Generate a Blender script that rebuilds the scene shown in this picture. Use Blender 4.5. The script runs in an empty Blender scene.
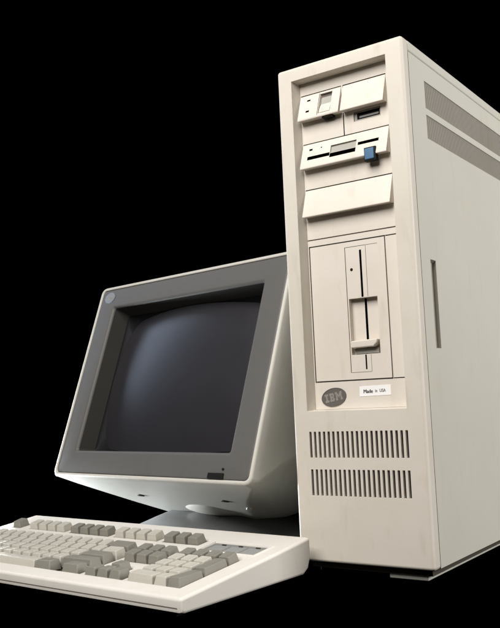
import bpy, bmesh, math, random
from mathutils import Vector, Matrix
random.seed(7)
S = 0.001                                   # the script is written in millimetres
scn = bpy.context.scene
col = scn.collection

# ------------------------------------------------------------------ materials
def plastic(name, rgb, rough=0.5, mottle=0.06, bump=0.05, spec=0.4, grain=900.0, coat=0.0):
    m = bpy.data.materials.new(name); m.use_nodes = True
    nt = m.node_tree; b = nt.nodes['Principled BSDF']
    b.inputs['Roughness'].default_value = rough
    b.inputs['Specular IOR Level'].default_value = spec
    b.inputs['Coat Weight'].default_value = coat
    tc = nt.nodes.new('ShaderNodeTexCoord')
    n = nt.nodes.new('ShaderNodeTexNoise'); n.inputs['Scale'].default_value = 9.0
    n.inputs['Detail'].default_value = 6.0; n.inputs['Roughness'].default_value = 0.65
    nt.links.new(tc.outputs['Object'], n.inputs['Vector'])
    r = nt.nodes.new('ShaderNodeValToRGB')
    r.color_ramp.elements[0].position = 0.3; r.color_ramp.elements[1].position = 0.72
    r.color_ramp.elements[0].color = (rgb[0]*(1-mottle), rgb[1]*(1-1.15*mottle), rgb[2]*(1-1.6*mottle), 1)
    r.color_ramp.elements[1].color = (*rgb, 1)
    nt.links.new(n.outputs['Fac'], r.inputs['Fac'])
    # sparse scuffs and specks
    n3 = nt.nodes.new('ShaderNodeTexNoise'); n3.inputs['Scale'].default_value = 70.0
    n3.inputs['Detail'].default_value = 4.0
    mp = nt.nodes.new('ShaderNodeMapping'); mp.inputs['Scale'].default_value = (1, 1, 0.25)
    nt.links.new(tc.outputs['Object'], mp.inputs['Vector']); nt.links.new(mp.outputs['Vector'], n3.inputs['Vector'])
    r3 = nt.nodes.new('ShaderNodeValToRGB')
    r3.color_ramp.elements[0].position = 0.25; r3.color_ramp.elements[1].position = 0.42
    k = 1 - 1.3*mottle
    r3.color_ramp.elements[0].color = (k, k*.99, k*.96, 1); r3.color_ramp.elements[1].color = (1, 1, 1, 1)
    nt.links.new(n3.outputs['Fac'], r3.inputs['Fac'])
    mx = nt.nodes.new('ShaderNodeMix'); mx.data_type = 'RGBA'; mx.blend_type = 'MULTIPLY'
    mx.inputs[0].default_value = 1.0
    nt.links.new(r.outputs['Color'], mx.inputs[6]); nt.links.new(r3.outputs['Color'], mx.inputs[7])
    nt.links.new(mx.outputs[2], b.inputs['Base Color'])
    # roughness variation
    mr = nt.nodes.new('ShaderNodeMapRange'); mr.inputs['To Min'].default_value = rough-0.06; mr.inputs['To Max'].default_value = rough+0.08
    nt.links.new(n.outputs['Fac'], mr.inputs['Value']); nt.links.new(mr.outputs['Result'], b.inputs['Roughness'])
    if bump:
        n2 = nt.nodes.new('ShaderNodeTexNoise'); n2.inputs['Scale'].default_value = grain
        n2.inputs['Detail'].default_value = 2.0
        nt.links.new(tc.outputs['Object'], n2.inputs['Vector'])
        bp = nt.nodes.new('ShaderNodeBump'); bp.inputs['Strength'].default_value = bump
        bp.inputs['Distance'].default_value = 0.0006
        nt.links.new(n2.outputs['Fac'], bp.inputs['Height']); nt.links.new(bp.outputs['Normal'], b.inputs['Normal'])
    return m

BEIGE   = plastic('beige_plastic',   (0.665, 0.620, 0.552), 0.5, 0.08, 0.14)
BEIGE2  = plastic('drive_plastic',   (0.690, 0.636, 0.568), 0.48, 0.06, 0.10)
PAINT   = plastic('side_paint',      (0.575, 0.556, 0.490), 0.5, 0.025, 0.12, 0.35)
GRILLE  = plastic('grille_slats',    (0.330, 0.305, 0.265), 0.6, 0.06, 0.0)
GRBACK  = plastic('grille_back',     (0.160, 0.145, 0.120), 0.7, 0.0, 0.0)
SEAM    = plastic('shell_seam',      (0.150, 0.125, 0.108), 0.6, 0.0, 0.0)
DARK    = plastic('dark_gap',        (0.070, 0.058, 0.048), 0.7, 0.0, 0.0, 0.1)
SLOT    = plastic('vent_dark',       (0.040, 0.034, 0.028), 0.7, 0.0, 0.0, 0.1)
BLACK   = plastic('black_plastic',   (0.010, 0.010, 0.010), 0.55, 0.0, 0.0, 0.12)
GREYREC = plastic('grey_recess',     (0.360, 0.350, 0.315), 0.55, 0.03, 0.0)
BLUE    = plastic('blue_button',     (0.060, 0.150, 0.270), 0.4, 0.02, 0.0)
BADGE   = plastic('badge_metal',     (0.125, 0.115, 0.105), 0.4, 0.05, 0.0)
BADGELT = plastic('badge_letters',   (0.280, 0.262, 0.238), 0.4, 0.02, 0.0)
WHITE   = plastic('sticker_paper',   (0.860, 0.850, 0.830), 0.6, 0.01, 0.0)
INK     = plastic('ink',             (0.060, 0.055, 0.060), 0.6, 0.0, 0.0)
METAL   = plastic('foot_paint',      (0.600, 0.590, 0.540), 0.45, 0.05, 0.05)
KBCASE  = plastic('keyboard_shell',  (0.700, 0.665, 0.610), 0.5, 0.03, 0.10)
KEYLT   = plastic('key_pearl',       (0.500, 0.480, 0.425), 0.5, 0.06, 0.05)
KEYGR   = plastic('key_grey',        (0.225, 0.215, 0.185), 0.5, 0.06, 0.05)
PANELGR = plastic('indicator_grey',  (0.200, 0.200, 0.190), 0.45, 0.03, 0.0)
PANELLT = plastic('indicator_label', (0.290, 0.290, 0.278), 0.45, 0.03, 0.0)
MSHELL  = plastic('monitor_shell',   (0.560, 0.540, 0.488), 0.5, 0.05, 0.08)
MBASE   = plastic('swivel_base',     (0.150, 0.153, 0.155), 0.42, 0.05, 0.05, 0.45)  # darker grey than the shell: shade under the monitor put into the colour
MBEZEL  = plastic('monitor_bezel',   (0.106, 0.103, 0.097), 0.48, 0.05, 0.10, 0.3)
MBADGE  = plastic('monitor_badge',   (0.200, 0.220, 0.250), 0.4, 0.02, 0.0)
MINNER  = plastic('bezel_inner',     (0.036, 0.035, 0.032), 0.6, 0.05, 0.08, 0.25)
MASK    = plastic('tube_mask',       (0.006, 0.006, 0.007), 0.6, 0.0, 0.0, 0.15)

def glass_mat():
    m = bpy.data.materials.new('tube_glass'); m.use_nodes = True
    nt = m.node_tree; b = nt.nodes['Principled BSDF']
    b.inputs['Base Color'].default_value = (0.022, 0.021, 0.024, 1)
    b.inputs['Roughness'].default_value = 0.32
    b.inputs['Specular IOR Level'].default_value = 0.42
    b.inputs['Coat Weight'].default_value = 0.0; b.inputs['Coat Roughness'].default_value = 0.12
    tc = nt.nodes.new('ShaderNodeTexCoord')
    n = nt.nodes.new('ShaderNodeTexNoise'); n.inputs['Scale'].default_value = 14; n.inputs['Detail'].default_value = 8
    nt.links.new(tc.outputs['Object'], n.inputs['Vector'])
    mr = nt.nodes.new('ShaderNodeMapRange'); mr.inputs['To Min'].default_value = 0.28; mr.inputs['To Max'].default_value = 0.40
    nt.links.new(n.outputs['Fac'], mr.inputs['Value']); nt.links.new(mr.outputs['Result'], b.inputs['Roughness'])
    return m
GLASS = glass_mat()
def cloth_mat():
    m = bpy.data.materials.new('black_velvet'); m.use_nodes = True
    nt = m.node_tree; b = nt.nodes['Principled BSDF']
    b.inputs['Roughness'].default_value = 1.0; b.inputs['Specular IOR Level'].default_value = 0.0
    tc = nt.nodes.new('ShaderNodeTexCoord')
    n = nt.nodes.new('ShaderNodeTexNoise'); n.inputs['Scale'].default_value = 300
    nt.links.new(tc.outputs['Object'], n.inputs['Vector'])
    r = nt.nodes.new('ShaderNodeValToRGB')
    r.color_ramp.elements[0].color = (0.00002,)*3 + (1,); r.color_ramp.elements[1].color = (0.00012,)*3 + (1,)
    nt.links.new(n.outputs['Fac'], r.inputs['Fac']); nt.links.new(r.outputs['Color'], b.inputs['Base Color'])
    return m
VELVET = cloth_mat()

# ------------------------------------------------------------------ mesh builder
class MB:
    def __init__(self, xf=None):
        self.v = []; self.f = []; self.mi = []; self.key = {}; self.xf = xf or (lambda p: p)
    def vert(self, p):
        k = (round(p[0], 3), round(p[1], 3), round(p[2], 3))
        i = self.key.get(k)
        if i is None:
            i = len(self.v); self.key[k] = i; self.v.append(k)
        return i
    def face(self, pts, mi=0):
        ids = []
        for p in pts:
            i = self.vert(p)
            if i not in ids: ids.append(i)
        if len(ids) > 2: self.f.append(ids); self.mi.append(mi)
    def box(self, x0, x1, y0, y1, z0, z1, mi=0):
        P = lambda a, b, c: (a, b, c)
        A = [P(x0,y0,z0),P(x1,y0,z0),P(x1,y1,z0),P(x0,y1,z0),P(x0,y0,z1),P(x1,y0,z1),P(x1,y1,z1),P(x0,y1,z1)]
        for q in ((3,2,1,0),(4,5,6,7),(0,1,5,4),(1,2,6,5),(2,3,7,6),(3,0,4,7)): self.face([A[i] for i in q], mi)
        return self
    def prism(self, prof, a0, a1, place, mi=0):
        """prof: closed 2-D outline, place(a, p, q) -> 3-D"""
        n = len(prof)
        A = [place(a0, *p) for p in prof]; B = [place(a1, *p) for p in prof]
        for i in range(n):
            j = (i+1) % n; self.face([A[i], A[j], B[j], B[i]], mi)
        self.face(A[::-1], mi); self.face(B, mi)
        return self
    def loft(self, rings, cap0=True, cap1=True, mi=0):
        n = len(rings[0])
        for a, b in zip(rings[:-1], rings[1:]):
            for i in range(n):
                j = (i+1) % n; self.face([a[i], a[j], b[j], b[i]], mi)
        if cap0: self.face(rings[0][::-1], mi)
        if cap1: self.face(rings[-1], mi)
        return self
    def plate(self, u0, u1, v0, v1, holes, place, thick=3.0, back=False, us=(), vs=()):
        """front sheet in (u,v) with real openings; place(u,v,d) -> 3-D (d = depth).
        hole: dict(r=(u0,u1,v0,v1), d=depth, floor=material index or None, wall=material index, taper=(u0,u1,v0,v1))"""
        U = sorted(set([u0, u1, *us] + [x for h in holes for x in h['r'][:2]]))
        V = sorted(set([v0, v1, *vs] + [x for h in holes for x in h['r'][2:]]))
        U = [x for x in U if u0 <= x <= u1]; V = [x for x in V if v0 <= x <= v1]
        for a, b in zip(U[:-1], U[1:]):
            for c, d in zip(V[:-1], V[1:]):
                mu, mv = (a+b)/2, (c+d)/2
                if any(h['r'][0] < mu < h['r'][1] and h['r'][2] < mv < h['r'][3] for h in holes): continue
                self.face([place(a,c,0), place(b,c,0), place(b,d,0), place(a,d,0)])
        for h in holes:
            r = h['r']; t = h.get('taper', r); w = h.get('wall', 0); D = h['d']
            hu = [x for x in U if r[0] <= x <= r[1]]; hv = [x for x in V if r[2] <= x <= r[3]]
            mu = lambda x: t[0] + (x-r[0])*(t[1]-t[0])/(r[1]-r[0]); mv = lambda x: t[2] + (x-r[2])*(t[3]-t[2])/(r[3]-r[2])
            for a, b in zip(hu[:-1], hu[1:]):
                self.face([place(a,r[2],0), place(a,r[2],0), place(b,r[2],0), place(mu(b),t[2],D), place(mu(a),t[2],D)][1:], w)
                self.face([place(b,r[3],0), place(a,r[3],0), place(mu(a),t[3],D), place(mu(b),t[3],D)], w)
            for a, b in zip(hv[:-1], hv[1:]):
                self.face([place(r[0],b,0), place(r[0],a,0), place(t[0],mv(a),D), place(t[0],mv(b),D)], w)
                self.face([place(r[1],a,0), place(r[1],b,0), place(t[1],mv(b),D), place(t[1],mv(a),D)], w)
            if h.get('floor') is not None:
                self.face([place(t[0],t[2],D), place(t[1],t[2],D), place(t[1],t[3],D), place(t[0],t[3],D)], h['floor'])
        if thick:
            for a, b in zip(U[:-1], U[1:]):
                self.face([place(b,v0,0), place(a,v0,0), place(a,v0,thick), place(b,v0,thick)])
                self.face([place(a,v1,0), place(b,v1,0), place(b,v1,thick), place(a,v1,thick)])
            for c, d in zip(V[:-1], V[1:]):
                self.face([place(u0,c,0), place(u0,d,0), place(u0,d,thick), place(u0,c,thick)])
                self.face([place(u1,d,0), place(u1,c,0), place(u1,c,thick), place(u1,d,thick)])
            if back: self.face([place(u0,v0,thick), place(u0,v1,thick), place(u1,v1,thick), place(u1,v0,thick)])
        return self
    def build(self, name, mats, parent=None, bevel=0.0, seg=2, smooth=False, big=None, bigtest=None, subsurf=0, recalc=True):
        me = bpy.data.meshes.new(name)
        me.from_pydata([tuple(c*S for c in self.xf(p)) for p in self.v], [], self.f)
        if not isinstance(mats, (list, tuple)): mats = [mats]
        for m in mats: me.materials.append(m)
        for p, i in zip(me.polygons, self.mi): p.material_index = i
        if recalc:
            bm = bmesh.new(); bm.from_mesh(me); bmesh.ops.recalc_face_normals(bm, faces=bm.faces); bm.to_mesh(me); bm.free()
        me.update()
        o = bpy.data.objects.new(name, me); col.objects.link(o)
        if parent: o.parent = parent
        if bigtest:
            at = me.attributes.new('bevel_weight_edge', 'FLOAT', 'EDGE')
            for e in me.edges:
                a, b = self.v[e.vertices[0]], self.v[e.vertices[1]]
                if bigtest(a, b): at.data[e.index].value = 1.0
            m = o.modifiers.new('round', 'BEVEL'); m.limit_method = 'WEIGHT'; m.width = big*S; m.segments = 5; m.use_clamp_overlap = False
        if subsurf:
            m = o.modifiers.new('sub', 'SUBSURF'); m.levels = subsurf; m.render_levels = subsurf
        if bevel:
            m = o.modifiers.new('edge', 'BEVEL'); m.limit_method = 'ANGLE'; m.angle_limit = math.radians(40)
            m.width = bevel*S; m.segments = seg
        if smooth or bevel or subsurf:
            for p in me.polygons: p.use_smooth = True
            if not subsurf:
                m = o.modifiers.new('shade', 'WEIGHTED_NORMAL'); m.keep_sharp = False
                me.set_sharp_from_angle(angle=math.radians(50)) if not bevel else None
        return o

def root(name, loc, rz, label, cat):
    o = bpy.data.objects.new(name, None); col.objects.link(o)
    o.location = [c*S for c in loc]; o.rotation_euler = (0, 0, rz); o.empty_display_size = 0.05
    o['label'] = label; o['category'] = cat
    return o
def rrect(cx, cy, hw, hh, r, n=5):
    """rounded rectangle outline, counter-clockwise"""
    r = min(r, hw*.999, hh*.999); P = []
    for sx, sy, a0 in ((1,1,0),(-1,1,90),(-1,-1,180),(1,-1,270)):
        for k in range(n+1):
            a = math.radians(a0 + 90*k/n)
            P.append((cx+sx*(hw-r)+r*math.cos(a), cy+sy*(hh-r)+r*math.sin(a)))
    return P
def ellipse(cx, cy, a, b, rot=0, n=40):
    c, s = math.cos(rot), math.sin(rot)
    return [(cx+a*math.cos(t)*c-b*math.sin(t)*s, cy+a*math.cos(t)*s+b*math.sin(t)*c) for t in [2*math.pi*k/n for k in range(n)]]

def striped_letters(mb, cx, cz, width, rot, place):
    """three letters made of eight horizontal bars each"""
    I = ['1111111','1111111','0011100','0011100','0011100','0011100','1111111','1111111']
    B = ['111111110','111111111','011100111','011111110','011111110','011100111','111111111','111111110']
    M = ['1111000001111','1111100011111','0111110111110','0111111111110','0111011101110','0111001001110','1111000001111','1111000001111']
    rows = [I[r]+'00'+B[r]+'00'+M[r] for r in range(8)]
    n = len(rows[0]); cw = width/n; rh = cw*1.75
    c, s = math.cos(rot), math.sin(rot)
    for r, row in enumerate(rows):
        k = 0
        while k < n:
            if row[k] == '1':
                e = k
                while e < n and row[e] == '1': e += 1
                x0, x1 = (k-n/2)*cw, (e-n/2)*cw; z1 = (4-r)*rh; z0 = z1-rh*0.90
                pr = [(cx+a*c-b*s, cz+a*s+b*c) for a, b in ((x0,z0),(x1,z0),(x1,z1),(x0,z1))]
                mb.prism(pr, 0, 1, place)
                k = e
            else: k += 1

# ================================================================== THE TOWER
T0 = (82.5, 240, 0)
tower = root('computer_tower', T0, 0,
             'tall narrow beige computer tower with angled drive flaps, vent slits and blue eject button', 'computer')
tx = lambda p: (p[0]-T0[0], p[1]-T0[1], p[2]-T0[2])
def TM(): return MB(tx)
HT, ZB, W, DP = 597.0, 14.0, 165.0, 483.0
YP = 14.0                                    # plane of the recessed drive panel
front = lambda u, v, d: (u, d, v)

# front bezel: a frame round the recess, two rows of cut vent slits
slits = []
for (z0, z1) in ((131.0, 160.5), (88.3, 117.8)):
    for k in range(21):
        x = 22.3 + k*6.0
        slits.append(dict(r=(x-1.4, x+1.4, z0, z1), d=3.2, floor=None, wall=0))
m = TM().plate(0, W, ZB, HT, [dict(r=(19.5, 144, 184, 580), taper=(23.0, 142.5, 185.4, 579), d=YP+0.2, floor=None)] + slits, front, thick=14.2)
def outer(a, b):
    if a[1] > .01 or b[1] > .01:
        # long edges that run back at the four corners
        return abs(a[0]-b[0]) < .01 and abs(a[2]-b[2]) < .01 and (a[0] in (0, W)) and (a[2] in (ZB, HT)) and max(a[1], b[1]) > 14
    on = lambda p: p[0] in (0, W) or p[2] in (ZB, HT)
    if not (on(a) and on(b)): return False
    return (a[0] == b[0] and a[0] in (0, W)) or (a[2] == b[2] and a[2] in (ZB, HT))
m.build('front_bezel', [BEIGE, SLOT], tower, bevel=0.45, big=4.0, bigtest=outer)

# recessed panel behind the flaps, with grooves, the display window and openings for the drives
PX0, PX1 = 23.2, 142.3
F1 = (563.0, 531.0); F3 = (502.5, 472.0); F4 = (446.4, 413.5)      # top and bottom of the flaps
holes = [
    dict(r=(24.2, 79.4, F1[1]+.6, F1[0]+1.1), d=2, floor=1, wall=1),
    dict(r=(81.4, 136.8, F1[1]+.6, F1[0]+1.1), d=2, floor=1, wall=1),
    dict(r=(24.2, 137.4, F3[1]+.6, F3[0]+1.1), d=2, floor=1, wall=1),
    dict(r=(24.2, 137.8, F4[1]+.6, F4[0]+1.1), d=2, floor=1, wall=1),
    dict(r=(93.5, 128.0, 516.6, 528.4), d=3.2, floor=2, wall=0),
    dict(r=(79.7, 81.0, F3[0]+.7, 530.5), d=4, floor=1, wall=1),
    dict(r=(23.4, 142.0, 385.2, 386.6), d=2.0, floor=3, wall=0),
    dict(r=(24.6, 124.2, 216.7, 378.3), d=3, floor=None, wall=1),
    dict(r=(124.5, 142.0, 377.0, 378.2), d=2.5, floor=1, wall=1),
    dict(r=(124.5, 142.0, 217.0, 218.1), d=2.5, floor=1, wall=1),
]
panelplace = lambda u, v, d: (u, YP+d, v)
TM().plate(PX0, PX1, 185.6, 578.8, holes, panelplace, thick=4).build('bay_panel', [BEIGE2, SEAM, GREYREC, SEAM], tower, bevel=0.25)
# display window furniture
w = TM().plate(93.9, 127.6, 517.0, 528.0, [dict(r=(97.5, 126.2, 518.6, 526.2), d=1.6, floor=1, wall=1)], lambda u, v, d: (u, YP+1.5+d, v), thick=1.4)
wo = w.build('display_window', [GREYREC, BLACK], tower, bevel=0.2)
TM().box(100, 124.5, YP+2.4, YP+2.9, 520.4, 522.6).build('display_strip', PANELLT, wo)

# slanted flaps: wedge bodies whose lower edge stands out
def flap_place(z0, z1, y0=YP+.1, y1=3.0):
    return lambda u, v, d: (u, y0+(y1-y0)*v + d, z0+(z1-z0)*v)        # v = 0 top .. 1 bottom lip
def flap(name, x0, x1, zz, holes, mats):
    z0, z1 = zz; pl = flap_place(z0, z1)
    m = TM().plate(x0, x1, 0, 1, holes, pl, thick=0)
    yl = 3.0; a = (yl+.5, z1-1.5); b = (YP+1, z1-.4); t = (YP+.1, z0)
    U = sorted(set([x0, x1] + [q for h in holes for q in h['r'][:2]]))
    for p, q in zip(U[:-1], U[1:]):
        m.face([(p, yl, z1), (q, yl, z1), (q, *a), (p, *a)])
        m.face([(p, *a), (q, *a), (q, *b), (p, *b)])
    V = sorted(set([0, 1] + [q for h in holes for q in h['r'][2:]]))
    for x in (x0, x1):
        m.face([pl(x, v, 0) for v in V] + [(x, *a), (x, *b), (x, YP+1, z0)])
    m.face([(x0, YP+.1, z0), (x1, YP+.1, z0), (x1, YP+1, z0), (x0, YP+1, z0)])
    return m.build(name, mats, tower, bevel=0.35)
# power switch flap
rec = [dict(r=(51.5, 68.0, .08, .90), d=4.2, floor=2, wall=0),
       dict(r=(34.0, 38.6, .20, .265), d=2, floor=1, wall=1),
       dict(r=(34.0, 38.6, .66, .735), d=2, floor=1, wall=1),
       dict(r=(50.2, 50.7, .04, .96), d=1.2, floor=3, wall=3)]
fp = flap('power_switch_flap', 23.9, 79.2, F1, rec, [BEIGE2, DARK, GREYREC, SLOT])
pl = flap_place(*F1)
mm = TM()
prof = [(.50, 4.0), (.62, 1.6), (.80, .3), (.87, .7), (.87, 4.1), (.50, 4.1)]
mm.prism(prof, 52.6, 67.2, lambda a, p, q: pl(a, p, q)).build('rocker_switch', BEIGE2, fp, bevel=.4)
TM().box(56.0, 70.0, 5.4, 13.4, 527.6, 529.8).build('latch', BLACK, fp, bevel=.4)
TM().box(59.0, 66.0, 4.9, 5.8, 528.0, 529.2).build('latch_tab', SLOT, fp, bevel=.2)
flap('blank_flap', 81.7, 136.6, F1, [], [BEIGE2])
# floppy drive flap
def gap(): return dict
h3 = [dict(r=(32.6, 62.8, .555, .70), d=5, floor=1, wall=1),
      dict(r=(63.2, 97.2, .27, .60), d=2.2, floor=2, wall=0),
      dict(r=(63.2, 97.2, .61, .78), d=7, floor=1, wall=1),
      dict(r=(99.6, 126.0, .41, .535), d=5, floor=1, wall=1),
      dict(r=(33.8, 38.2, .22, .30), d=2, floor=1, wall=1),
      dict(r=(49.5, 51.2, .23, .275), d=1, floor=3, wall=3)]
ff = flap('floppy_drive_flap', 24.2, 137.2, F3, h3, [BEIGE2, BLACK, GREYREC, SLOT])
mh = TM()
mh.box(109.6, 124.2, 2.8, 9.5, 463.4, 479.4)  # added black box standing for the shade beside and below the eject button
mh.build('button_shade_box', BLACK, ff, bevel=.5)
TM().box(110.6, 122.2, 1.4, 3.6, 465.0, 478.0).build('eject_button', BLUE, ff, bevel=1.0)
flap('blank_flap', 24.0, 137.6, F4, [], [BEIGE2])

# tall drive door with an upright diskette slot
recess = (74.3, 110.4, 246.2, 310.6)
hd = [dict(r=recess, d=7.5, floor=None, wall=0),
      dict(r=(90.7, 93.3, 311.4, 366.0), d=8, floor=1, wall=1),
      dict(r=(91.2, 93.0, 229.0, 245.6), d=6, floor=1, wall=1),
      dict(r=(72.0, 72.8, 226.0, 371.0), d=1.0, floor=3, wall=3),
      dict(r=(73.1, 98.4, 370.4, 371.0), d=.7, floor=2, wall=2),
      dict(r=(98.6, 99.1, 311.4, 371.0), d=.8, floor=2, wall=2),
      dict(r=(99.4, 114.0, 370.4, 370.9), d=.5, floor=2, wall=2),
      dict(r=(98.4, 98.9, 226.0, 245.6), d=.6, floor=2, wall=2),
      dict(r=(73.1, 98.1, 225.8, 226.3), d=.5, floor=2, wall=2)]
dd = TM().plate(26.0, 122.8, 218.2, 376.9, hd, panelplace, thick=1.4).build('drive_door', [BEIGE2, BLACK, GREYREC, SEAM], tower, bevel=.3)
for a in ((24.4, 27.2, 217, 378), (121.6, 124.4, 217, 378), (27.3, 121.5, 216.5, 219.6), (27.3, 121.5, 375.6, 378.5)):
    TM().box(a[0], a[1], YP+1.6, YP+2.4, a[2], a[3]).build('door_seal', SEAM, dd)
TM().plate(recess[0]-.5, recess[1]+.5, recess[2]-.5, recess[3]+.5, [dict(r=(90.6, 93.4, recess[2]+.2, recess[3]-.2), d=7, floor=1, wall=1)],
           lambda u, v, d: (u, YP+7.3+d, v), thick=1).build('slot_throat', [BEIGE2, BLACK], dd, bevel=.3)
TM().prism(ellipse(79.8, 344.3, 1.7, 1.8, 0, 20), YP-.25, YP+.5, lambda a, p, q: (p, a, q)).build('indicator_light', BLACK, dd)
# lever across the throat
lv = TM()
lv.prism([(75.2, 253.6), (104.0, 254.0), (108.6, 258.0), (109.0, 262.6), (76.0, 261.8)], YP-4.5, YP+5.5, lambda a, p, q: (p, a, q))
lv.build('drive_lever', BEIGE2, dd, bevel=1.4, seg=3)
TM().box(76.5, 107.0, YP+3, YP+7, 247.0, 253.0).build('lever_hinge', GREYREC, dd, bevel=.4)

# badge and sticker
rb = math.radians(10)
bd = TM().prism(ellipse(48.2, 199.3, 16.4, 10.6, rb), YP-.9, YP+.5, lambda a, p, q: (p, a, q)).build('badge', BADGE, tower, bevel=.4)
lm = TM(); striped_letters(lm, 48.2, 199.3, 23.0, rb, lambda a, p, q: (p, YP-1.15+a*.4, q)); lm.build('badge_lettering', BADGELT, bd)
rim = TM()
eo = ellipse(48.2, 199.3, 16.2, 10.4, rb); ei = ellipse(48.2, 199.3, 15.5, 9.7, rb)
n = len(eo)
for i in range(n):
    j = (i+1) % n
    y0, y1 = YP-1.15, YP-.8
    rim.face([(eo[i][0], y0, eo[i][1]), (eo[j][0], y0, eo[j][1]), (ei[j][0], y0, ei[j][1]), (ei[i][0], y0, ei[i][1])])
    rim.face([(eo[i][0], y0, eo[i][1]), (eo[j][0], y0, eo[j][1]), (eo[j][0], y1, eo[j][1]), (eo[i][0], y1, eo[i][1])])
    rim.face([(ei[i][0], y0, ei[i][1]), (ei[j][0], y0, ei[j][1]), (ei[j][0], y1, ei[j][1]), (ei[i][0], y1, ei[i][1])])
rim.build('badge_rim', BADGE, bd)
st = TM().prism([(81.4, 198.6), (120.4, 199.2), (120.6, 210.6), (81.6, 210.0)], YP-.35, YP+.1, lambda a, p, q: (p, a, q)).build('sticker', WHITE, tower)
def text_mesh(name, body, size, parent, mat, xf, bold=0.0, sx=1.0):
    c = bpy.data.curves.new(name, 'FONT'); c.body = body; c.size = size; c.align_x = 'LEFT'; c.offset = bold; c.extrude = 0.05
    t = bpy.data.objects.new(name+'_tmp', c); col.objects.link(t)
    dg = bpy.context.evaluated_depsgraph_get(); dg.update()
    me = bpy.data.meshes.new_from_object(t.evaluated_get(dg))
    bpy.data.objects.remove(t); bpy.data.curves.remove(c)
    for v in me.vertices: v.co = Vector(xf((v.co.x*sx, v.co.y, v.co.z)))*S
    me.name = name; me.materials.clear(); me.materials.append(mat)
    o = bpy.data.objects.new(name, me); col.objects.link(o); o.parent = parent
    return o
for k in range(3):                                  # bold strokes: the same word printed with a hair of spread
    text_mesh('sticker_text', 'Made', 5.9, st, INK, lambda p: tx((86.2+k*.24+p[0], YP-.45-p[2]-k*.01, 202.3+p[1])), sx=.92)
for k in range(2):
    text_mesh('sticker_text', 'in', 5.0, st, INK, lambda p: tx((100.9+k*.18+p[0], YP-.45-p[2]-k*.01, 202.8+p[1])), sx=.8)
    text_mesh('sticker_text', 'USA', 4.9, st, INK, lambda p: tx((106.4+k*.18+p[0], YP-.45-p[2]-k*.01, 202.9+p[1])), sx=.84)

# inner chassis that closes the seams
TM().box(8, 157, 40.0, DP-2, ZB+2, 594).build('chassis', DARK, tower)
# hide the chassis front inside the bezel slits: slit boxes are 9 deep, chassis starts at 15

TM().box(2.2, 162.8, 14.25, 20, ZB+2, 186).build('chassis', DARK, tower)
for x0, x1 in ((2.2, 18.0), (147.5, 162.8)): TM().box(x0, x1, 14.25, 40, 186.2, 580).build('chassis', DARK, tower)
TM().box(2.2, 162.8, 14.25, 40, 582, 594).build('chassis', DARK, tower)
# side covers (right one with grilles and a finger slot)
rside = lambda u, v, d: (W-.4-d, u, v)
vents = [(58.3, 423.0, 528.5, 561.0), (58.6, 423.0, 492.2, 520.4)]
hs = [dict(r=v, d=5.5, floor=1, wall=0) for v in vents]
hs.append(dict(r=(42.6, 57.8, 248.6, 348.5), taper=(43.6, 57.0, 249.6, 346.0), d=4.5, floor=2, wall=2))
sp = TM().plate(16.6, DP, ZB+.4, 583.2, hs, rside, thick=2.4)
def sedge(a, b):
    return a[1] == DP and b[1] == DP and a[0] > 164 and b[0] > 164
sp.build('side_cover', [PAINT, GRBACK, GRILLE], tower, bevel=.5)
for v in vents:
    g = TM(); y = v[0]+1.2
    while y < v[1]-1.5:
        g.box(W-3.4, W-1.0, y, y+1.75, v[2]+.2, v[3]-.2); y += 2.6
    z = v[2]+4
    while z < v[3]-2:
        g.box(W-3.8, W-3.0, v[0]+.3, v[1]-.3, z, z+1.2); z += 6.5
    g.build('vent_grille', GRILLE, tower)
lside = lambda u, v, d: (.4+d, u, v)
TM().plate(15.3, DP, ZB+.4, 583.2, [dict(r=v, d=5.5, floor=1, wall=0) for v in vents], lside, thick=2.4).build('side_cover', [PAINT, SLOT], tower, bevel=.5)
# top cover, back
TM().box(.4, W-.4, 16.6, DP, 584.2, HT-.4).build('top_cover', PAINT, tower, bevel=2.2, seg=4)
TM().plate(4, W-4, ZB+4, 582, [dict(r=(20, 145, 60+28*k, 74+28*k), d=2, floor=1, wall=0) for k in range(8)] + [dict(r=(60, 120, 500, 535), d=6, floor=1, wall=1)],
           lambda u, v, d: (u, DP-d-.3, v), thick=1.5).build('rear_panel', [PAINT, SLOT], tower, bevel=.3)
# plinth and feet
TM().box(9, 156, 14, DP-14, 6.0, ZB+3).build('plinth', DARK, tower)
TM().box(104, 149.5, 17, DP-8, 0.0, 7.2).build('foot', METAL, tower, bevel=1.2)
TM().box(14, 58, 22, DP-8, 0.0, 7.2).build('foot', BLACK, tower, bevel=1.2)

# ================================================================== THE KEYBOARD
KX, KY, KA = 13.158, -230.028, -0.0685092
KW, KD = 492.0, 210.0
cx, sx = math.cos(KA), math.sin(KA)
kloc = (KX - cx*246 - sx*105, KY - sx*246 + cx*105, 0)
kb = root('keyboard', kloc, KA, 'cream full size keyboard with pearl and grey keycaps lying in front of the monitor', 'keyboard')
kxf = lambda p: (246-p[0], p[1]-105, p[2])         # (u from the right edge, v from the front, z)
def KM(): return MB(kxf)
def deck(v):                                       # height of the top shell over the desk
    t = max(0, min(1, v/KD)); return 21 + 24.2*(0.90*t + 0.10*t*t)
U1 = 19.05
MR = 28.0                                          # right margin to the numeric pad
def ku(pos): return MR + (23-pos)*U1               # key units from the left -> u
ROWV = [28.0 + k*U1 for k in range(5)] + [148.8]     # front edge of rows 0..4 and the F row
g = .8
def zk(v): return 17.4 + .100*v if v < 135 else deck(v)-2.6     # plane the caps stand on
wells = []; fwells = []
def well(p0, p1, r0, r1):
    (fwells if r0 == 5 else wells).append(dict(r=(ku(p1)-g, ku(p0)+g, ROWV[r0]-g, ROWV[r1]+U1+g), d=4.0, floor=1, wall=0))
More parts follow.
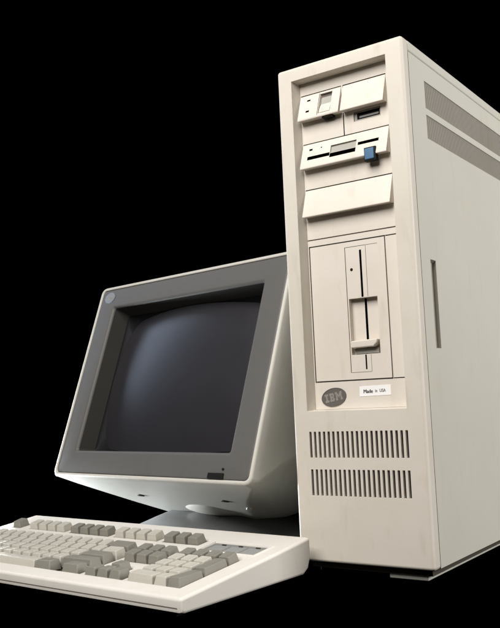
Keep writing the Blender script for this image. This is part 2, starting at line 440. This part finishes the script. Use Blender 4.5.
well(0, 15, 0, 4); well(15.5, 18.5, 3, 4); well(16.5, 17.5, 1, 1); well(15.5, 18.5, 0, 0); well(19, 23, 0, 4)
well(0, 1, 5, 5); well(2, 6, 5, 5); well(6.5, 10.5, 5, 5); well(11, 15, 5, 5); well(15.5, 18.5, 5, 5)
# the up-arrow well meets the row below: keep a hair of shell between them
wells[2]['r'] = (wells[2]['r'][0], wells[2]['r'][1], ROWV[1]+.2, wells[2]['r'][3])
LP = (21.0, 101.0, 134.0, 166.0)
fwells.append(dict(r=LP, d=1.6, floor=None, wall=0))
BS = (MR-4.5, ku(0)+4.5, ROWV[0]-4.5, ROWV[4]+U1+4.5)               # the sunken key basin
fwells.append(dict(r=BS, d=1.0, floor=None, wall=0))
def shell_pt(u, v, d):
    if d == 1.0 and BS[0]-.01 <= u <= BS[1]+.01 and BS[2]-.01 <= v <= BS[3]+.01:
        # sloping basin wall
        uu_ = min(max(u, BS[0]+2.2), BS[1]-2.2); vv_ = min(max(v, BS[2]+2.2), BS[3]-2.2)
        return (uu_, vv_, zk(min(vv_, 134))+.6)
    return (u, v, deck(v)-d)
KM().plate(BS[0]+2.2, BS[1]-2.2, BS[2]+2.2, BS[3]-2.2, wells, lambda u, v, d: (u, v, zk(min(v, 134))+.6-d), thick=0).build('key_surround', [KBCASE, DARK], kb, bevel=.3)
ZS = 12.2
top = KM().plate(0, KW, 0, KD, fwells, shell_pt, thick=0, vs=[6, 14, 180, 195, 203])
vv = sorted(set([q for h in fwells for q in h['r'][2:]] + [0, 6, 14, 180, 195, 203, KD]))
uu = sorted(set([q for h in fwells for q in h['r'][:2]] + [0, KW]))
def zbot(v): return ZS if v < 190 else ZS
for u in (0, KW):
    top.face([(u, v, deck(v)) for v in vv] + [(u, KD, 24), (u, 205, 12), (u, 196, 6.6), (u, 6, 6.2), (u, .6, 7.6), (u, 0, 11.8)])
for a, b in zip(uu[:-1], uu[1:]):
    top.face([(a, 0, deck(0)), (b, 0, deck(0)), (b, 0, 11.8), (a, 0, 11.8)])
    for P, Q in zip(((KD, deck(KD)), (KD, 24), (205, 12), (196, 6.6), (6, 6.2), (.6, 7.6)), ((KD, 24), (205, 12), (196, 6.6), (6, 6.2), (.6, 7.6), (0, 11.8))):
        top.face([(a, *P), (b, *P), (b, *Q), (a, *Q)])
def kedge(a, b):
    if a[0] == b[0] and a[0] in (0, KW): return True
    if a[1] == b[1] == KD and a[2] > 40 and b[2] > 40: return True
    if a[1] == b[1] == 0 and a[2] > 18 and b[2] > 18: return True
    return False
top.build('keyboard_shell', [KBCASE, DARK], kb, bevel=.45, big=3.2, bigtest=kedge)
# dark seam strip along the front and the rubber pads below
KM().box(5, KW-5, -.15, 2, 11.2, 12.1).build('seam', SEAM, kb)
for u in (30, KW-30):
    KM().box(u-12, u+12, 12, 22, 0, 6.6).build('rubber_pad', BLACK, kb, bevel=.6)
    KM().box(u-9, u+9, 182, 194, 0, 7.5).build('rubber_pad', BLACK, kb, bevel=.6)
# indicator panel
ip = KM().plate(LP[0]+.5, LP[1]-.5, LP[2]+.5, LP[3]-.5, [], lambda u, v, d: (u, v, deck(v)-1.2-d), thick=1).build('indicator_panel', PANELGR, kb)
for k in range(3):
    u0 = LP[0]+3 + k*24.4
    KM().plate(u0, u0+21.5, LP[2]+4, LP[3]-8, [], lambda u, v, d: (u, v, deck(v)-.95-d), thick=.3).build('indicator_label', PANELLT, ip)
    KM().box(u0+8, u0+13.5, LP[3]-7, LP[3]-5, deck(LP[3])-1.6, deck(LP[3])-.9).build('indicator_light', SLOT, ip)

fr = KM()
lp_out, lp_in = (LP[0]-3.2, LP[1]+3.2, LP[2]-2.6, LP[3]+2.6), (LP[0]+.4, LP[1]-.4, LP[2]+.4, LP[3]-.4)
def frame_ring(q, dz): return [(u, v, deck(v)+dz) for u, v in ((q[0],q[2]),(q[1],q[2]),(q[1],q[3]),(q[0],q[3]))]
mid_o = (lp_out[0]+.8, lp_out[1]-.8, lp_out[2]+.8, lp_out[3]-.8); mid_i = (lp_in[0]-.6, lp_in[1]+.6, lp_in[2]-.6, lp_in[3]+.6)
fr.loft([frame_ring(lp_out, -.2), frame_ring(mid_o, .9), frame_ring(mid_i, .9), frame_ring(lp_in, -1.5)], cap0=False, cap1=False)
fr.build('indicator_frame', KBCASE, ip, bevel=.3)
# keycaps: one mesh per size and row, placed by copies
caps = {}
def cap_mesh(wu, du, hgt, mat, space=False):
    k = (wu, du, hgt, mat.name)
    if k in caps: return caps[k]
    hw, hd = (wu*U1-1.7)/2, (du*U1-1.5)/2
    m = MB()
    ring = lambda a, b, oy, r, z: [(x, y+oy, z) for x, y in rrect(0, 0, a, b, r, 4)]
    if space: tw, td, oy = hw-2.4, hd-2.6, .4
    else: tw, td, oy = hw-2.1, hd-1.8, .8
    rings = [ring(hw, hd, 0, 1.2, 0), ring(hw-.25, hd-.2, .05, 1.4, 2.2), ring(tw+.35, td+.3, oy-.1, 1.6, hgt-.7), ring(tw+.1, td+.1, oy, 1.5, hgt-.18), ring(tw-.3, td-.3, oy, 1.4, hgt)]
    m.loft(rings, cap0=False, cap1=False)
    # dished top: bands running front to back curve down in the middle
    last = rings[-1]; prev = last
    for f in (.66, .33):
        nx = [(x*f, oy+(y-oy)*f, hgt - (1-f)*1.0*(0.15 if space else 1)) for x, y, z in last]
        m.loft([prev, nx], cap0=False, cap1=False); prev = nx
    m.face(prev)
    me_o = m.build('key', mat, None, smooth=True)
    me = me_o.data
    bpy.data.objects.remove(me_o)
    caps[k] = me
    return me
KR = {5: (12.6, 8), 4: (12.8, 8), 3: (11.8, 5), 2: (11.2, 1), 1: (11.0, -3), 0: (11.0, -4)}      # height and extra tilt per row
first = {}
def key(pos, row, wu=1, du=1, mat=None, space=False):
    mat = mat or KEYLT
    h, tilt = KR[row]
    if space: h = 10.4
    me = cap_mesh(wu, du, h, mat, space)
    kk = me.name
    if kk not in first:
        o = bpy.data.objects.new('space_bar' if space else 'key', me); col.objects.link(o)
        mod = o.modifiers.new('shade', 'WEIGHTED_NORMAL')
        first[kk] = o
    else:
        o = first[kk].copy(); col.objects.link(o)
    uc = ku(pos + wu/2); vc = ROWV[row] + du*U1/2
    o.parent = kb
    o.location = Vector(kxf((uc, vc, zk(vc)-1.6)))*S
    o.rotation_euler = (math.radians(5.8 + tilt) + random.uniform(-.012, .012), random.uniform(-.012, .012), random.uniform(-.008, .008))
    if mat is KEYGR: o['label'] = 'grey key'
G = KEYGR
for i in range(13): key(i, 4)
key(13, 4, 2, mat=G)
key(0, 3, 1.5, mat=G)
for i in range(12): key(1.5+i, 3)
key(13.5, 3, 1.5)
key(0, 2, 1.75, mat=G)
for i in range(11): key(1.75+i, 2)
key(12.75, 2, 2.25, mat=G)
key(0, 1, 2.25, mat=G)
for i in range(10): key(2.25+i, 1)
key(12.25, 1, 2.75, mat=G)
for p in (0, 2.5, 11, 13.5): key(p, 0, 1.5, mat=G)
key(4, 0, 7, space=True)
key(0, 5, mat=G)
for i in range(4): key(2+i, 5); key(6.5+i, 5, mat=G); key(11+i, 5)
for i in range(3):
    key(15.5+i, 5, mat=G); key(15.5+i, 4, mat=G); key(15.5+i, 3, mat=G); key(15.5+i, 0, mat=G)
key(16.5, 1, mat=G)
for i in range(4): key(19+i, 4, mat=G)
for i in range(3): key(19+i, 3); key(19+i, 2); key(19+i, 1)
key(22, 2, 1, 2, mat=G); key(22, 0, 1, 2, mat=G)
key(19, 0, 2); key(21, 0)

# ================================================================== THE MONITOR
MO = Vector((-271.548, 88.981, 247.475)); MYAW, MT = -0.1559262, -0.3347233
Rz = Matrix.Rotation(MYAW, 3, 'Z'); Rx = Matrix.Rotation(MT, 3, 'X')
def mworld(u, v, w): return MO + Rz @ (Rx @ Vector((u, -w, v)))
bc = mworld(4, -165, -165); BC = Vector((bc.x, bc.y, 0))
mon = root('monitor', BC, MYAW, 'tilted beige tube monitor with dark grey bezel and blank screen on a swivel base', 'monitor')
RzI = Rz.transposed()
OFF = RzI @ (MO - BC)
def mxf(p):
    q = OFF + Rx @ Vector((p[0], -p[2], p[1]))      # p = (u right, v up, w towards the viewer)
    return (q.x, q.y, q.z)
def MM(): return MB(mxf)
HW, HH = 214.5, 160.0
def ring3(cu, cv, hw, hh, r, w, n=5): return [(x, y, w) for x, y in rrect(cu, cv, hw, hh, r, n)]

# shell: rim round the bezel, then a body that narrows towards the back
def sec(w, l, r, b, t, rad): return ring3((l+r)/2, (b+t)/2, (r-l)/2, (t-b)/2, rad, w)
shell = [sec(-6, -207.5, 207.5, -153, 153, 7), sec(-.8, -208.3, 208.3, -153.8, 153.8, 7), sec(.6, -209.6, 209.6, -155, 155, 8), sec(.4, -212, 212, -157.6, 157.6, 9), sec(-2.2, -214.5, 214.5, -160, 160, 11), sec(-14, -214.5, 214.5, -160.5, 160, 12),
         sec(-30, -213.5, 213.5, -164, 159.5, 30), sec(-60, -209, 209, -169, 157, 58), sec(-100, -201, 201, -174, 151, 84), sec(-145, -188, 188, -177, 141, 96), sec(-180, -176, 176, -168, 130, 80),
         sec(-215, -160, 160, -146, 120, 36), sec(-330, -142, 142, -108, 96, 26), sec(-352, -134, 134, -100, 88, 24)]
so = MM().loft(shell, cap0=False, cap1=True).build('monitor_shell', MSHELL, mon, smooth=True)
# bezel with a sloped opening
ou, ov, oh, ovh = 1.0, 0.0, 168.5, 119.5
bz = [ring3(0, 0, 207.6, 153.2, 7, -1.4), ring3(0, 0, 206.0, 151.6, 6, .2), ring3(ou, ov, oh+4, ovh+4, 5, 1.4), ring3(ou, ov, oh, ovh, 4, .2), ring3(ou, ov, oh-1.2, ovh-1.0, 4, -3)]
bo = MM().loft(bz, cap0=False, cap1=False).build('bezel', MBEZEL, mon, bevel=0, smooth=True)
iw = [ring3(ou, ov, oh-1.2, ovh-1.0, 4, -3), ring3(ou+1, ov-1, oh-7, ovh-4.5, 6, -27)]
MM().loft(iw, cap0=False, cap1=False).build('bezel_lip', MINNER, bo, smooth=True)
# black mask behind the lip, then the bulging tube face
mk = [ring3(ou+1, ov-1, oh-7, ovh-4.5, 6, -27), ring3(ou+1, ov-1, oh-10, ovh-8, 20, -33), ring3(ou+1, ov-1, oh-40, ovh-40, 30, -50)]
MM().loft(mk, cap0=False, cap1=True).build('tube_mask', MASK, mon, smooth=True)
gl = MM(); N = 28
gw, gh = oh-9, ovh-5
def gpt(i, j):
    a, b = -1+2*i/N, -1+2*j/N
    # squircle mapping of the square, bulging edges
    x = a*gw*(1-.055*b*b); y = b*gh*(1-.085*a*a)
    return (ou+1+x, ov-1+y, -15-21*(a*a*.62+b*b*.38)**.95 - 3*(a*a*b*b))
for i in range(N):
    for j in range(N): gl.face([gpt(i,j), gpt(i+1,j), gpt(i+1,j+1), gpt(i,j+1)])
gl.build('screen', GLASS, mon, smooth=True)
# power rocker, lamp, badge on the bezel
MM().prism(rrect(151, -149.3, 14.5, 3.7, 1.2, 3), 0, 1.7, lambda a, p, q: (p, q, .2+a)).build('power_switch', BLACK, mon, bevel=.4)
MM().prism(ellipse(162.5, -140.5, 1.9, 1.5, 0, 16), 0, 1.4, lambda a, p, q: (p, q, .4+a)).build('power_light', BLACK, mon)
rb2 = math.radians(0)
mb_ = MM().prism(ellipse(-184, 138.5, 13.0, 9.5, rb2), 0, 1.3, lambda a, p, q: (p, q, .6+a)).build('badge', MBADGE, mon, bevel=.4)
lm = MM(); striped_letters(lm, -184, 138.5, 18.0, rb2, lambda a, p, q: (p, q, 1.8+a*.3)); lm.build('badge_lettering', BADGELT, mb_)
# control wheels under the chin
for u, d, k, hb in ((-66, 62, SLOT, -170.6), (112, 62, SLOT, -170.2), (134, 88, MSHELL, -174.4)):
    pr = ellipse(u, -d, 7.5 if k is SLOT else 4, 4, 0, 20)
    MM().prism(pr, hb, -158, lambda a, p, q: (p, a, q)).build('control_wheel', k, mon, bevel=.6)
# swivel bowl and base plate
def spin(prof, c, n=48, sq=1.0, sy=1.0):
    R = []
    for r, z in prof:
        R.append([(c[0]+r*math.cos(2*math.pi*k/n)*sq, c[1]+r*math.sin(2*math.pi*k/n)*sy, z) for k in range(n)])
    return R
bowl = []
for k in range(11):
    a = math.radians(90*k/10)
    bowl.append((52+50*math.sin(a), 36+26*(1-math.cos(a))))
MB().loft(spin(bowl, (30, 20), 64, 1.05, .95)).build('swivel_bowl', MSHELL, mon, smooth=True)
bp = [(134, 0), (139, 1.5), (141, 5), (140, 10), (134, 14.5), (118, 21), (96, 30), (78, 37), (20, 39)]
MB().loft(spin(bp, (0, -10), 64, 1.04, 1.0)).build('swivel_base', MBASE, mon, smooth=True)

# ================================================================== SURFACE
tb = MB()
prof = [(-2200, -.0), (2600, -.0)]
arc = [(2600+600*math.sin(math.radians(9*k)), 600-600*math.cos(math.radians(9*k))) for k in range(1, 11)]
pts = prof + arc + [(3200, 3400)]
for (y0, z0), (y1, z1) in zip(pts[:-1], pts[1:]):
    tb.face([(-4200, y0, z0), (3000, y0, z0), (3000, y1, z1), (-4200, y1, z1)])
bk = tb.build('backdrop', VELVET, None, smooth=True)
bk['kind'] = 'structure'; bk['label'] = 'plain black sheet under and behind the computer'; bk['category'] = 'backdrop'

# ================================================================== CAMERA
C = Vector((523.766, -837.407, 197.917))*S
Rc = Matrix(((0.8193110463783735, 0.09446157845688033, 0.5655142964398064), (0.5717761974167402, -0.06159994939901854, -0.8180937759827361), (-0.04244277735996506, 0.993620881639206, -0.10448040113102286)))
cam = bpy.data.cameras.new('camera'); co = bpy.data.objects.new('camera', cam); col.objects.link(co)
co.matrix_world = Matrix.Translation(C) @ Rc.to_4x4()
cam.sensor_fit = 'HORIZONTAL'; cam.sensor_width = 36; cam.lens = 36*836.37/500; cam.clip_start = .01; cam.clip_end = 60
scn.camera = co

# ================================================================== LIGHT
world = bpy.data.worlds.new('World'); scn.world = world; world.use_nodes = True
bg = world.node_tree.nodes['Background']; bg.inputs['Color'].default_value = (0, 0, 0, 1); bg.inputs['Strength'].default_value = 0
def area(name, loc, target, size, energy, rgb, size_y=None):
    l = bpy.data.lights.new(name, 'AREA'); l.energy = energy; l.color = rgb; l.size = size
    if size_y: l.shape = 'RECTANGLE'; l.size_y = size_y
    o = bpy.data.objects.new(name, l); col.objects.link(o); o.location = loc
    o.rotation_euler = (Vector(target)-Vector(loc)).to_track_quat('-Z', 'Y').to_euler()
    return o
area('key_lamp', (.05, -1.25, 1.50), (0.0, 0.0, .35), 1.15, 51, (1.0, .97, .938))
area('fill_lamp', (1.9, .62, .80), (.16, .30, .35), .8, 37, (1.0, .985, .965))
area('window_lamp', (-1.75, .02, 1.10), (-.3, .05, .25), .45, 4.6, (.66, .78, 1.0), 1.0)
area('low_bounce_lamp', (-.70, .10, .05), (-.42, .14, .08), .06, 8, (.87, .94, 1.0))  # added lamp standing in for light bounced up under the monitor
scn.view_settings.view_transform = 'Standard'; scn.view_settings.look = 'None'
scn.view_settings.exposure = 0; scn.view_settings.gamma = 1
